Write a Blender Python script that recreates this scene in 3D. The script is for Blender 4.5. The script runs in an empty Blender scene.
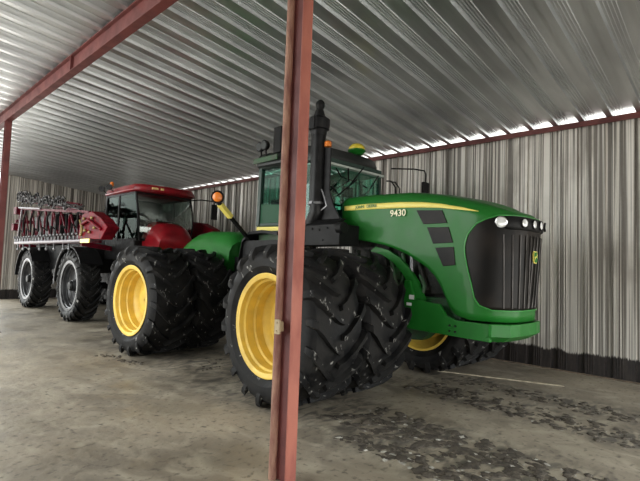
import bpy, bmesh, math, random
from mathutils import Vector, Matrix, Euler
from math import pi, sin, cos, radians as R_
random.seed(7)
C = bpy.context.scene.collection

# ------------------------------------------------------------------ helpers
class MB:
    def __init__(s): s.v=[]; s.f=[]
    def add(s,vs,fs):
        n=len(s.v); s.v+= [tuple(p) for p in vs]; s.f+=[tuple(i+n for i in f) for f in fs]; return s
    def box(s,a,b,M=None):
        x0,y0,z0=a; x1,y1,z1=b
        vs=[Vector(p) for p in ((x0,y0,z0),(x1,y0,z0),(x1,y1,z0),(x0,y1,z0),(x0,y0,z1),(x1,y0,z1),(x1,y1,z1),(x0,y1,z1))]
        if M: vs=[M@p for p in vs]
        return s.add(vs,[(0,3,2,1),(4,5,6,7),(0,1,5,4),(1,2,6,5),(2,3,7,6),(3,0,4,7)])
    def bar(s,p,q,w,h=None,up=(0,0,1)):
        p=Vector(p);q=Vector(q);h=h or w; d=(q-p).normalized(); u=Vector(up)
        if abs(d.dot(u))>.98: u=Vector((1,0,0))
        a=d.cross(u).normalized(); b=a.cross(d).normalized()
        vs=[c+a*i*w/2+b*j*h/2 for c in (p,q) for i,j in ((-1,-1),(1,-1),(1,1),(-1,1))]
        return s.add(vs,[(3,2,1,0),(4,5,6,7),(0,1,5,4),(1,2,6,5),(2,3,7,6),(3,0,4,7)])
    def tube(s,pts,r,n=12,cap=True):
        pts=[Vector(p) for p in pts]; N=len(pts); rs=r if isinstance(r,(list,tuple)) else [r]*N
        t0=(pts[1]-pts[0]).normalized(); u=Vector((0,0,1)) if abs(t0.z)<.9 else Vector((1,0,0))
        a=t0.cross(u).normalized(); vs=[]
        for i,p in enumerate(pts):
            t=(pts[min(i+1,N-1)]-pts[max(i-1,0)]).normalized()
            a=(a-t*a.dot(t)).normalized(); b=t.cross(a)
            for k in range(n):
                g=2*pi*k/n; vs.append(p+(a*cos(g)+b*sin(g))*rs[i])
        fs=[(i*n+k,i*n+(k+1)%n,(i+1)*n+(k+1)%n,(i+1)*n+k) for i in range(N-1) for k in range(n)]
        if cap: fs+=[tuple(range(n))[::-1],tuple((N-1)*n+k for k in range(n))]
        return s.add(vs,fs)
    def lathe(s,prof,c,axis,n=48,closed=False,cap=True):
        c=Vector(c); ax=Vector(axis).normalized(); u=Vector((0,0,1)) if abs(ax.z)<.9 else Vector((1,0,0))
        a=ax.cross(u).normalized(); b=ax.cross(a); vs=[]
        for (h,r) in prof:
            for k in range(n):
                g=2*pi*k/n; vs.append(c+ax*h+(a*cos(g)+b*sin(g))*r)
        m=len(prof); rng=range(m if closed else m-1)
        fs=[(i*n+k,i*n+(k+1)%n,((i+1)%m)*n+(k+1)%n,((i+1)%m)*n+k) for i in rng for k in range(n)]
        if not closed and cap: fs+=[tuple(range(n))[::-1],tuple((m-1)*n+k for k in range(n))]
        return s.add(vs,fs)
    def prism(s,poly,e):   # poly: 3D points, e: extrusion vector
        e=Vector(e); P=[Vector(p) for p in poly]; n=len(P)
        return s.add(P+[p+e for p in P],[tuple(range(n))[::-1],tuple(range(n,2*n))]+[(i,(i+1)%n,n+(i+1)%n,n+i) for i in range(n)])
    def sphere(s,c,r,n=16,m=10,sc=(1,1,1)):
        vs=[];c=Vector(c)
        for i in range(m+1):
            th=pi*i/m
            for k in range(n):
                g=2*pi*k/n; vs.append((c.x+r*sc[0]*sin(th)*cos(g),c.y+r*sc[1]*sin(th)*sin(g),c.z+r*sc[2]*cos(th)))
        return s.add(vs,[(i*n+k,(i+1)*n+k,(i+1)*n+(k+1)%n,i*n+(k+1)%n) for i in range(m) for k in range(n)])
    def build(s,name,mat,parent=None,smooth=0,bevel=0,loc=None,rot=None,label=None):
        me=bpy.data.meshes.new(name); me.from_pydata(s.v,[],s.f)
        bm=bmesh.new(); bm.from_mesh(me); bmesh.ops.remove_doubles(bm,verts=bm.verts,dist=1e-5)
        bmesh.ops.recalc_face_normals(bm,faces=bm.faces); bm.to_mesh(me); bm.free()
        me.materials.append(mat); o=bpy.data.objects.new(name,me); C.objects.link(o)
        if smooth:
            me.polygons.foreach_set('use_smooth',[True]*len(me.polygons))
            try: me.set_sharp_from_angle(angle=R_(smooth))
            except Exception: pass
        if bevel:
            b=o.modifiers.new('bevel','BEVEL'); b.width=bevel; b.segments=2; b.limit_method='ANGLE'; b.angle_limit=R_(40)
        if parent: o.parent=parent
        if loc is not None: o.location=loc
        if rot is not None: o.rotation_euler=rot
        if label: o['label']=label
        return o

def build_each(mb,name,mat,parent=None,**k):
    # one object per separate piece
    n=len(mb.v); par=list(range(n))
    def fd(a):
        while par[a]!=a: par[a]=par[par[a]]; a=par[a]
        return a
    for f in mb.f:
        for q in f[1:]: par[fd(q)]=fd(f[0])
    gr={}
    for f in mb.f: gr.setdefault(fd(f[0]),[]).append(f)
    out=[]
    for fs in gr.values():
        ix={}; q=MB()
        for f in fs:
            for v in f:
                if v not in ix: ix[v]=len(q.v); q.v.append(mb.v[v])
            q.f.append(tuple(ix[v] for v in f))
        out.append(q.build(name,mat,parent,**k))
    return out

def thing(name,label,cat,loc=(0,0,0),rz=0,group=None):
    o=bpy.data.objects.new(name,None); C.objects.link(o); o.location=loc; o.rotation_euler=(0,0,rz)
    o['label']=label; o['category']=cat
    if group: o['group']=group
    return o
def tag(o,label,cat,group=None,kind=None):
    o['label']=label; o['category']=cat
    if group: o['group']=group
    if kind: o['kind']=kind
    return o
def struct(o,label=None):
    o['kind']='structure'
    if label: o['label']=label
    return o
def interp(x,pts):
    if x<=pts[0][0]: return pts[0][1]
    for (a,b),(c,d) in zip(pts,pts[1:]):
        if x<=c: return b+(d-b)*(x-a)/(c-a)
    return pts[-1][1]

# ------------------------------------------------------------------ materials
def mat(name,col,rough=.5,metal=0,col2=None,scale=8,stretch=(1,1,1),bump=0,bscale=60,lo=.4,hi=.62,coat=0,spec=.5,rough2=None,detail=5):
    m=bpy.data.materials.new(name); m.use_nodes=True; N=m.node_tree.nodes; L=m.node_tree.links
    b=N['Principled BSDF']; b.inputs['Base Color'].default_value=(*col,1); b.inputs['Roughness'].default_value=rough
    b.inputs['Metallic'].default_value=metal; b.inputs['Coat Weight'].default_value=coat; b.inputs['Specular IOR Level'].default_value=spec
    tc=N.new('ShaderNodeTexCoord')
    if col2 or bump or rough2 is not None:
        mp=N.new('ShaderNodeMapping'); mp.inputs['Scale'].default_value=stretch; L.new(tc.outputs['Object'],mp.inputs['Vector'])
        nz=N.new('ShaderNodeTexNoise'); nz.inputs['Scale'].default_value=scale; nz.inputs['Detail'].default_value=detail; L.new(mp.outputs[0],nz.inputs['Vector'])
        mr=N.new('ShaderNodeMapRange'); mr.inputs['From Min'].default_value=lo; mr.inputs['From Max'].default_value=hi; L.new(nz.outputs['Fac'],mr.inputs['Value'])
    if col2:
        mx=N.new('ShaderNodeMix'); mx.data_type='RGBA'; mx.inputs['A'].default_value=(*col,1); mx.inputs['B'].default_value=(*col2,1)
        L.new(mr.outputs[0],mx.inputs['Factor']); L.new(mx.outputs['Result'],b.inputs['Base Color'])
    if rough2 is not None:
        mq=N.new('ShaderNodeMapRange'); mq.inputs['To Min'].default_value=rough; mq.inputs['To Max'].default_value=rough2
        L.new(mr.outputs[0],mq.inputs['Value']); L.new(mq.outputs[0],b.inputs['Roughness'])
    if bump:
        n2=N.new('ShaderNodeTexNoise'); n2.inputs['Scale'].default_value=bscale; n2.inputs['Detail'].default_value=6; L.new(tc.outputs['Object'],n2.inputs['Vector'])
        bp=N.new('ShaderNodeBump'); bp.inputs['Strength'].default_value=bump; bp.inputs['Distance'].default_value=.02
        L.new(n2.outputs['Fac'],bp.inputs['Height']); L.new(bp.outputs[0],b.inputs['Normal'])
    return m
GREEN=mat('green_paint',(.010,.125,.014),.38,0,(.013,.145,.018),3,coat=.12,rough2=.5,spec=.25)
DGREEN=mat('dark_green_cast',(.012,.075,.02),.5,0,(.03,.05,.025),6,bump=.2)
YELLOW=mat('yellow_rim_paint',(.74,.50,.075),.42,0,(.60,.40,.07),4,rough2=.6)
SYEL=mat('yellow_decal',(.85,.72,.16),.4)
PALE=mat('pale_decal',(.85,.82,.55),.4)
RED=mat('red_paint',(.24,.006,.012),.3,0,(.17,.006,.01),4,coat=.1,spec=.3)
RED2=mat('red_boom_paint',(.17,.005,.012),.5,0,(.08,.004,.008),6,spec=.05)
DRED=mat('dark_red_steel',(.13,.006,.016),.45,0,(.07,.006,.012),9,rough2=.6,spec=.06)
RUBBER=mat('tire_rubber',(.0065,.0065,.007),.5,0,(.020,.019,.018),5,bump=.15,bscale=25,spec=.16,rough2=.75)
def dusty(m,scale,lo,hi,col,st=(1,1,1)):
    N=m.node_tree.nodes; L=m.node_tree.links; b=N['Principled BSDF']; tc=N.new('ShaderNodeTexCoord'); mp=N.new('ShaderNodeMapping'); mp.inputs['Scale'].default_value=st
    nz=N.new('ShaderNodeTexNoise'); nz.inputs['Scale'].default_value=scale; nz.inputs['Detail'].default_value=6; nz.inputs['Distortion'].default_value=.8; L.new(tc.outputs['Object'],mp.inputs[0]); L.new(mp.outputs[0],nz.inputs['Vector'])
    mr=N.new('ShaderNodeMapRange'); mr.inputs['From Min'].default_value=lo; mr.inputs['From Max'].default_value=hi; L.new(nz.outputs['Fac'],mr.inputs['Value'])
    src=b.inputs['Base Color'].links[0].from_socket; mx=N.new('ShaderNodeMix'); mx.data_type='RGBA'; L.new(src,mx.inputs['A']); mx.inputs['B'].default_value=(*col,1); L.new(mr.outputs[0],mx.inputs['Factor']); L.new(mx.outputs['Result'],b.inputs['Base Color'])
dusty(RUBBER,8,.65,.71,(.30,.29,.27),(1,1.6,1))
BLACK=mat('black_plastic',(.005,.005,.0055),.45,0,(.009,.009,.009),9,rough2=.6,spec=.2)
SATIN=mat('black_exhaust_steel',(.006,.006,.0065),.4,0,(.011,.011,.012),7,spec=.25)
ENG=mat('engine_grime',(.010,.012,.010),.55,.1,(.03,.028,.024),14,spec=.3,bump=.4,bscale=30)
STEEL=mat('bare_steel',(.30,.30,.31),.4,.8,(.16,.16,.17),9)
CHROME=mat('polished_steel',(.8,.8,.82),.15,1)
SILV=mat('grey_wheel_rim',(.045,.045,.048),.38,.5,(.08,.08,.082),6)
PRIM=mat('red_oxide_primer',(.36,.115,.078),.55,0,(.26,.075,.055),5,stretch=(1,1,.4),bump=.12,bscale=40,rough2=.7)
BEAM=mat('beam_primer',(.15,.038,.034),.5,0,(.10,.026,.025),3,bump=.1,rough2=.65)
RUST=mat('weathered_primer',(.36,.20,.14),.7,0,(.20,.08,.06),14,stretch=(1,1,.25),bump=.4,bscale=50,detail=8)
HOSE=mat('black_hose',(.008,.008,.009),.45,spec=.3)
WHITE=mat('white_plastic',(.7,.7,.7),.4)
AMBER=mat('amber_lens',(.75,.2,.02),.25,coat=.5)
GPSY=mat('yellow_dome_plastic',(.78,.62,.05),.3,coat=.4)
DGREY=mat('charcoal_plastic',(.013,.013,.014),.5,0,(.022,.022,.023),7,spec=.2)
TANK=mat('grey_tank_plastic',(.07,.07,.073),.5,0,(.04,.04,.042),3,spec=.2)
GRILL=mat('grille_mesh_black',(.006,.0055,.005),.4,0,(.015,.012,.010),3,spec=.15,bump=.05,bscale=150)
SLAT=mat('grille_slat',(.05,.045,.042),.35,.4)
SEAT=mat('seat_cloth',(.05,.055,.055),.8)
LENS=mat('headlight_lens',(.75,.77,.76),.2,.3,coat=.6)
DLENS=mat('dull_lamp_lens',(.06,.065,.065),.5,0,spec=.15)
PLANK=mat('pale_strip',(.5,.44,.32),.8,0,(.3,.26,.19),9,lo=.45,hi=.6)
def glass(name,col,rough=.02,trans=.75,ior=1.5):
    m=bpy.data.materials.new(name); m.use_nodes=True; N=m.node_tree.nodes; L=m.node_tree.links
    b=N['Principled BSDF']; N.remove(b); out=N['Material Output']
    g=N.new('ShaderNodeBsdfGlossy'); g.inputs['Roughness'].default_value=rough; g.inputs['Color'].default_value=(.9,1,.95,1)
    t=N.new('ShaderNodeBsdfTransparent'); t.inputs['Color'].default_value=(*col,1)
    fr=N.new('ShaderNodeFresnel'); 
    ge=N.new('ShaderNodeNewGeometry'); im=N.new('ShaderNodeMapRange'); im.inputs['To Min'].default_value=ior; im.inputs['To Max'].default_value=1/ior
    L.new(ge.outputs['Backfacing'],im.inputs['Value']); L.new(im.outputs[0],fr.inputs['IOR'])
    mr=N.new('ShaderNodeMapRange'); mr.inputs['To Min'].default_value=1-trans; mr.inputs['To Max'].default_value=1
    mr.inputs['From Min'].default_value=0; L.new(fr.outputs[0],mr.inputs['Value'])
    mx=N.new('ShaderNodeMixShader'); L.new(mr.outputs[0],mx.inputs[0]); L.new(t.outputs[0],mx.inputs[1]); L.new(g.outputs[0],mx.inputs[2])
    L.new(mx.outputs[0],out.inputs['Surface']); return m
GLASS=glass('green_tinted_glass',(.56,.82,.73),.04,.93)
GLASS2=glass('smoke_glass',(.7,.8,.76),.05,.9)

GLASS3=glass('side_glass',(.38,.46,.43),.03,1.0,1.1)
GLASSJ=glass('teal_side_glass',(.52,.74,.68),.03,.985,1.3)
def panel_mat(name,axis,wall):
    """galvanised sheet: spangle, streaks along the run of the sheet, on walls also painting light and dark flute lines, and stains"""
    m=bpy.data.materials.new(name); m.use_nodes=True; N=m.node_tree.nodes; L=m.node_tree.links; b=N['Principled BSDF']
    tc=N.new('ShaderNodeTexCoord')
    def noise(sc,st,det=5,lo=.35,hi=.65):
        mp=N.new('ShaderNodeMapping'); mp.inputs['Scale'].default_value=st; L.new(tc.outputs['Object'],mp.inputs['Vector'])
        nz=N.new('ShaderNodeTexNoise'); nz.inputs['Scale'].default_value=sc; nz.inputs['Detail'].default_value=det; L.new(mp.outputs[0],nz.inputs['Vector'])
        mr=N.new('ShaderNodeMapRange'); mr.inputs['From Min'].default_value=lo; mr.inputs['From Max'].default_value=hi; L.new(nz.outputs['Fac'],mr.inputs['Value']); return mr.outputs[0]
    def mix(f,a,bb):
        mx=N.new('ShaderNodeMix'); mx.data_type='RGBA'
        for s,v in (('A',a),('B',bb)):
            if isinstance(v,tuple): mx.inputs[s].default_value=(*v,1)
            else: L.new(v,mx.inputs[s])
        L.new(f,mx.inputs['Factor']); return mx.outputs['Result']
    st=(.25,.25,.25); st={'x':(.01,1,1),'z':(1,1,.006),'zx':(1,1,.006)}[axis]
    if wall:
        c=mix(noise(24,st,4,.44,.56),(.72,.69,.64),(.20,.185,.165))  # streak contrast also paints in the light and dark lines of the flutes
        c=mix(noise(1.3,(1,1,.5),4,.56,.85),c,(.24,.215,.19))
    else:
        c=mix(noise(6,st,5),(.74,.76,.765),(.62,.64,.645))
        c=mix(noise(.45,(1,1,1),3,.5,.72),c,(.50,.51,.52))
    if wall:
        sp=N.new('ShaderNodeSeparateXYZ'); L.new(tc.outputs['Object'],sp.inputs[0])
        nz=noise(2.5,(1,1,0),6,.2,.8)
        ad=N.new('ShaderNodeMath'); ad.operation='MULTIPLY_ADD'; ad.inputs[1].default_value=.16; L.new(nz,ad.inputs[0]); L.new(sp.outputs['Z'],ad.inputs[2])
        nf=noise(60,(1,1,.1),2,.3,.7)
        a2=N.new('ShaderNodeMath'); a2.operation='MULTIPLY_ADD'; a2.inputs[1].default_value=.05; L.new(nf,a2.inputs[0]); L.new(ad.outputs[0],a2.inputs[2])
        mr=N.new('ShaderNodeMapRange'); mr.inputs['From Min'].default_value=.47; mr.inputs['From Max'].default_value=.50; L.new(a2.outputs[0],mr.inputs['Value'])
        tar=mix(noise(30,(1,1,.1),3),(.014,.012,.012),(.035,.027,.024))
        mx=N.new('ShaderNodeMix'); mx.data_type='RGBA'; L.new(mr.outputs[0],mx.inputs['Factor']); L.new(tar,mx.inputs['A']); L.new(c,mx.inputs['B']); c=mx.outputs['Result']
        mm=N.new('ShaderNodeMath'); mm.operation='MULTIPLY'; mm.inputs[1].default_value=.45; L.new(mr.outputs[0],mm.inputs[0]); L.new(mm.outputs[0],b.inputs['Metallic'])
    else: b.inputs['Metallic'].default_value=.93
    L.new(c,b.inputs['Base Color'])
    rr=N.new('ShaderNodeMapRange'); rr.inputs['To Min'].default_value=.30 if not wall else .42; rr.inputs['To Max'].default_value=.38 if not wall else .6
    L.new(noise(22 if wall else 2,(1,1,1),2),rr.inputs['Value']); L.new(rr.outputs[0],b.inputs['Roughness'])
    return m
ROOFM=panel_mat('galvanised_roof_sheet','x',False)
WALLR=panel_mat('galvanised_wall_sheet','z',True)

def floor_mat():
    m=bpy.data.materials.new('dusty_concrete'); m.use_nodes=True; N=m.node_tree.nodes; L=m.node_tree.links; b=N['Principled BSDF']
    tc=N.new('ShaderNodeTexCoord')
    def noise(sc,st=(1,1,1),det=6,lo=.35,hi=.65,rz=0,dist=0):
        mp=N.new('ShaderNodeMapping'); mp.inputs['Scale'].default_value=st; mp.inputs['Rotation'].default_value=(0,0,rz); L.new(tc.outputs['Object'],mp.inputs['Vector'])
        nz=N.new('ShaderNodeTexNoise'); nz.inputs['Scale'].default_value=sc; nz.inputs['Detail'].default_value=det; nz.inputs['Distortion'].default_value=dist; L.new(mp.outputs[0],nz.inputs['Vector'])
        mr=N.new('ShaderNodeMapRange'); mr.inputs['From Min'].default_value=lo; mr.inputs['From Max'].default_value=hi; L.new(nz.outputs['Fac'],mr.inputs['Value']); return mr.outputs[0]
    def mix(f,a,bb):
        mx=N.new('ShaderNodeMix'); mx.data_type='RGBA'
        for s,v in (('A',a),('B',bb)):
            if isinstance(v,tuple): mx.inputs[s].default_value=(*v,1)
            else: L.new(v,mx.inputs[s])
        L.new(f,mx.inputs['Factor']); return mx.outputs['Result']
    def math(op,a,bb=None,c=None):
        n=N.new('ShaderNodeMath'); n.operation=op
        for i,v in enumerate((a,bb,c)):
            if v is None: continue
            if isinstance(v,(int,float)): n.inputs[i].default_value=v
            else: L.new(v,n.inputs[i])
        return n.outputs[0]
    c=mix(noise(.8,dist=.6),(.34,.29,.22),(.20,.17,.13))
    c=mix(noise(3.2,(1,.6,1),lo=.45,hi=.75,dist=1),c,(.42,.37,.285))
    c=mix(noise(14,lo=.56,hi=.72),c,(.11,.093,.073))
    # wheel tracks of dark ground-in mud: coordinates along the front tractor frame
    sp=N.new('ShaderNodeSeparateXYZ'); mp=N.new('ShaderNodeMapping'); mp.vector_type='TEXTURE'
    mp.inputs['Location'].default_value=(6.15,4.35,0); mp.inputs['Rotation'].default_value=(0,0,math_atan)
    L.new(tc.outputs['Object'],mp.inputs['Vector']); L.new(mp.outputs[0],sp.inputs[0])
    def band(y0,hw,soft,x0,x1):
        d=math('ABSOLUTE',math('SUBTRACT',sp.outputs['Y'],y0))
        n=N.new('ShaderNodeMapRange'); n.inputs['From Min'].default_value=hw+soft; n.inputs['From Max'].default_value=hw; L.new(d,n.inputs['Value'])
        k=N.new('ShaderNodeMapRange'); k.inputs['From Min'].default_value=x0; k.inputs['From Max'].default_value=x0+.4; L.new(sp.outputs['X'],k.inputs['Value'])
        q=N.new('ShaderNodeMapRange'); q.inputs['From Min'].default_value=x1; q.inputs['From Max'].default_value=x1-1.2; L.new(sp.outputs['X'],q.inputs['Value'])
        return math('MULTIPLY',n.outputs[0],math('MULTIPLY',k.outputs[0],q.outputs[0]))
    tr=math('MAXIMUM',band(-1.75,.45,.5,-.4,4.6),math('MAXIMUM',band(.2,.25,.35,.0,6),band(1.1,.2,.3,.0,6)))
    tr=math('MAXIMUM',tr,band(-1.7,.6,.7,-7,1.0))
    tr2=math('MULTIPLY',tr,noise(5,(.6,1.5,1),7,.44,.62,math_atan,1.2))
    c=mix(math('MULTIPLY',tr2,.8),c,(.055,.05,.045))
    # slab strip beside the wall is greyer
    L.new(c,b.inputs['Base Color'])
    rr=N.new('ShaderNodeMapRange'); rr.inputs['To Min'].default_value=.32; rr.inputs['To Max'].default_value=.75; L.new(noise(1.1),rr.inputs['Value']); L.new(rr.outputs[0],b.inputs['Roughness'])
    bp=N.new('ShaderNodeBump'); bp.inputs['Strength'].default_value=.35; bp.inputs['Distance'].default_value=.02; L.new(noise(9,det=8,lo=0,hi=1),bp.inputs['Height']); L.new(bp.outputs[0],b.inputs['Normal'])
    return m

YAW=4; FA=(6.15,4.35)
def frame_rot(yaw): a=R_(yaw); return math.atan2(-cos(a),-sin(a))
math_atan=frame_rot(YAW)
CONC=floor_mat()

# ------------------------------------------------------------------ building
XW=9.24; YB=21.5; ZE=4.65; SL=1/12.
zroof=lambda x: ZE+(XW-x)*SL
PITCH=.44
def profile(y0,y1,dp=.07):
    """trapezoid ribs with three fine flutes between; returns (coord along, depth)"""
    pts=[]; k=math.floor(y0/PITCH)-1
    fl=lambda a:[(a,0),(a+.004,-.016),(a+.014,-.016),(a+.018,0)]
    base=[(0,0)]+fl(.135)+fl(.175)+fl(.215)+fl(.255)+[(.290,0),(.305,dp),(.400,dp),(.415,0)]
    while k*PITCH<y1:
        for a,d in base:
            y=k*PITCH+a
            if y0<=y<=y1: pts.append((y,d))
        k+=1
    return pts
# roof sheets: split lengthwise in two so that the ribs stay crisp
def sheet(name,m,prof,fn):
    mb=MB(); n=len(prof)
    for p in prof:
        a,b=fn(*p); mb.v+=[tuple(a),tuple(b)]
    mb.f=[(2*i,2*i+2,2*i+3,2*i+1) for i in range(n-1)]
    o=mb.build(name,m); 
    so=o.modifiers.new('thickness','SOLIDIFY'); so.thickness=.004
    return o
X0=-3.4
rp=profile(-2.6,YB+.3,-.06)
struct(sheet('ceiling',ROOFM,rp,lambda y,d:((XW+.35,y-.02,zroof(XW+.35)+.02+d),(X0,y-.02,zroof(X0)+.02+d))),'corrugated galvanised roof sheet')
struct(sheet('wall_right',WALLR,profile(-2.2,YB),lambda y,d:((XW+.01+d*.8,y,0.0),(XW+.01+d*.8,y,ZE-.045))),'ribbed galvanised side wall with black tarred foot')
struct(sheet('wall_back',WALLR,profile(4.2,XW),lambda x,d:((x,YB+.01+d*.8,0.0),(x,YB+.01+d*.8,zroof(x)+.015))),'ribbed galvanised end wall behind the sprayer')
f=MB(); f.box((X0-.6,-3.2,-.2),(XW+.3,YB+.9,0)); struct(f.build('floor',CONC),'dusty concrete floor')
struct(sheet('wall_front_light_block',WALLR,profile(X0+.3,XW),lambda x,d:((x,-2.6-d*.8,2.4),(x,-2.6-d*.8,zroof(x)+.015))),'unseen ribbed galvanised front wall above the opening, added to hold back daylight')  # out of view; header added to cut daylight from the front
LW=5.0; struct(sheet('wall_left_light_block',WALLR,profile(14.0,YB+.3),lambda y,d:((X0+.3-d*.8,y,0.0),(X0+.3-d*.8,y,zroof(X0+.3)+.015))),'unseen ribbed galvanised left wall far end, added to narrow the daylight opening'); struct(sheet('wall_left_light_block',WALLR,profile(-2.6,LW),lambda y,d:((X0+.3-d*.8,y,0.0),(X0+.3-d*.8,y,zroof(X0+.3)+.015))),'unseen ribbed galvanised left wall beside the open bay, added to steer the daylight')  # both pieces out of view, added to narrow and steer the side daylight
# eave member along the wall top
m=MB(); m.box((XW-.07,-2.2,ZE-.135),(XW-.0,YB-.02,ZE-.045)); m.box((XW-.10,-2.2,ZE-.15),(XW-.07,YB-.02,ZE-.125)); struct(m.build('trim_1',BEAM),'red eave angle')
m=MB()
for x0,x1,y in ((XW-.035,XW-.005,None),): m.box((x0,-2.2,0.0),(x1,YB-.03,.025))
struct(m.build('baseboard_right',mat('dirt_sill',(.16,.12,.085),.9,0,(.09,.07,.05),12)))
# pale strip in the slab
def floorpt(s,t): a=math_atan; return (FA[0]+s*cos(a)+t*sin(a), FA[1]+s*sin(a)-t*cos(a))
p=floorpt(.35,-1.22); q=floorpt(2.15,-2.02)
m=MB(); m.bar((p[0],p[1],.006),(q[0],q[1],.006),.05,.012); struct(m.build('trim_2',PLANK),'pale narrow strip let into the floor near the wall')

# roof beam of box channels over the posts
XB=2.52
def zb(x): return zroof(x)-.015
bt=thing('roof_beam','dark red steel I-beam under the roof sheets, carried by the posts','beam',(XB,0,0))
m=MB()
y0,y1=-2.5,YB-.05
m.box((-.065,y0,zb(XB)-.03),(.065,y1,zb(XB)-.012)); m.box((-.012,y0,zb(XB)-.285),(.012,y1,zb(XB)-.03)); m.box((-.065,y0,zb(XB)-.30),(.065,y1,zb(XB)-.285))
m.build('beam_section',BEAM,bt)
for yy in (8.2,14.6):
    m=MB(); m.box((-.06,yy-.006,zb(XB)-.284),(-.014,yy+.006,zb(XB)-.032)); m.build('stiffener_plate',BEAM,bt)

ZP=zb(XB)-.30
# near post: an H section, one weathered flange
pt=thing('steel_post','red primed H-section steel post in the foreground before the green tractor','post',(2.615,2.765,0),R_(4))
m=MB(); m.box((-.062,-.085,0.0),(.062,-.073,ZP)); m.build('front_flange',PRIM,pt,bevel=.002)
m=MB(); m.box((-.005,-.073,0.0),(.005,.073,ZP)); m.build('web',BEAM,pt)
m=MB(); m.tube([(-.028,.095,.0),(-.028,.095,ZP)],.034,20); m.box((-.03,.073,.0),(.062,.09,ZP)); m.build('weathered_side_tube',RUST,pt,smooth=40,label='rusty pinkish brown side of the post')
m=MB(); m.box((-.085,.03,1.20),(-.068,.085,1.32)); m.box((-.07,.04,1.22),(-.02,.08,1.30))
for z in (1.225,1.295): m.lathe([(0,.007),(.008,.007)],(-.085,.058,z),(-1,0,0),8)
m.build('hinge_plate',mat('cream_hinge',(.42,.33,.2),.6),pt,label='small cream hinge plate')
# far post
pt=thing('steel_post','dark red steel post at the left edge in front of the end wall','post',(2.52,12.45,0))
m=MB(); m.box((-.062,-.07,0.012),(.062,-.058,ZP)); m.box((-.062,.058,0.012),(.062,.07,ZP)); m.box((-.006,-.058,.012),(.006,.058,ZP)); m.build('post_section',BEAM,pt)
m=MB(); m.box((-.14,-.14,0),(.14,.14,.012)); m.build('base_plate',BEAM,pt)

# ------------------------------------------------------------------ wheels (axis along local y)
def tire_mb(R,w,rr,nl,dl=.055,delta=.30,face=1):
    m=MB(); h=w/2; rc=R-dl
    prof=[(-h*.80,rr-.02),(-h*.84,rr+.03),(-h*.98,rr+(rc-rr)*.35),(-h*1.0,rr+(rc-rr)*.62),(-h*.95,rc-.06),(-h*.84,rc-.012),(-h*.45,rc),(0,rc+.006)]
    prof+=[(-a,b) for a,b in prof[-2::-1]]+[(h*.7,rr-.025),(-h*.7,rr-.025)]
    m.lathe(prof,(0,0,0),(0,1,0),96,closed=True)
    st=[(-.02,0,1,.034),(.10,.05,1,.036),(.22,.13,1,.038),(.5,.42,1,.042),(.78,.78,1,.048),(.93,.96,.985,.055),(1.0,1.03,.93,.06),(1.035,1.06,.89,.055),(1.03,1.08,.845,.045)]
    for sd in (1,-1):
        for k in range(nl):
            f0=2*pi*(k+(.5 if sd<0 else 0))/nl
            vs=[]; wob=random.uniform(-.006,.006)
            for i,(xf,df,rf,tw) in enumerate(st):
                y=sd*xf*h; ft=R*rf; fb=min(rc-.03,ft-.05) if i<5 else ft-.11
                fc=f0+delta*df+wob
                for (rad,k1) in ((fb,-1.25),(ft,-.8),(ft,.8),(fb,1.25)):
                    yy=y if rad==ft else (y if i<5 else y-sd*.045)
                    a=fc+k1*tw/R
                    vs.append((cos(a)*rad,yy,sin(a)*rad))
            n=len(st); fs=[(4*i+j,4*i+(j+1)%4,4*i+4+(j+1)%4,4*i+4+j) for i in range(n-1) for j in range(4)]+[(0,1,2,3),(4*n-1,4*n-2,4*n-3,4*n-4)]
            m.add(vs,fs)
    return m
def rim_mb(rr,h,side,disc=-.05,hubr=.2):
    """side=+1: open face towards +y"""
    m=MB(); s=side
    P=[(h*.86,rr+.012),(h*.90,rr+.028),(h*.91,rr+.015),(h*.88,rr-.04),(h*.74,rr-.05),(h*.70,rr-.075),(h*.42,rr-.082),(h*.38,rr-.105),(h*.12,rr-.11),(h*.06,rr-.14),(disc+.05,rr-.15),(disc,rr-.19),(disc-.03,rr-.28),(disc+.02,hubr+.06),(disc+.02,hubr+.01),(disc+.05,hubr),(disc+.12,hubr),(disc+.13,hubr-.04),(disc+.12,.02)]
    B=[(disc-.02,.02),(disc-.04,rr-.2),(-h*.5,rr-.09),(-h*.80,rr-.03),(-h*.86,rr-.0),(-h*.86,rr-.06),(-h*.4,rr-.055)]
    m.lathe([(a*s,b) for a,b in P],(0,0,0),(0,1,0),64,cap=False)
    m.lathe([(-h*.86*s,rr+.02),(-h*.88*s,rr-.02),(-h*.5*s,rr-.085),(disc*s,rr-.19),((disc-.02)*s,.02)],(0,0,0),(0,1,0),64,cap=False)
    for k in range(10):
        a=2*pi*k/10; m.lathe([(0,.016),(.03*s,.016)],(cos(a)*(hubr+.035),(disc+.02)*s,sin(a)*(hubr+.035)),(0,1,0),6)
    return m
H_G=.36
rt=random.getstate()
tire_me=None
def make_wheel(parent,loc,side,rot=None,kind='green',first={}):
    R,w,rr,nl=(1.02,.86,.625,18) if kind=='green' else (.98,.58,.66,24)
    rm=YELLOW if kind=='green' else SILV
    key=(kind,side)
    if (kind,'t') not in first: 
        o=tire_mb(R,w,rr,nl,.07 if kind=='green' else .05,.36 if kind=='green' else .3).build('tire',RUBBER,parent,smooth=28); first[(kind,'t')]=o.data
    else:
        o=bpy.data.objects.new('tire',first[(kind,'t')]); C.objects.link(o); o.parent=parent
    o.location=loc
    if rot is not None: o.rotation_euler=rot
    if key not in first:
        r=rim_mb(rr,w/2,side,-.03 if kind=='green' else .05,.19 if kind=='green' else .15).build('rim',rm,o,smooth=30); first[key]=r.data
    else:
        r=bpy.data.objects.new('rim',first[key]); C.objects.link(r); r.parent=o
    return o

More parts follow.
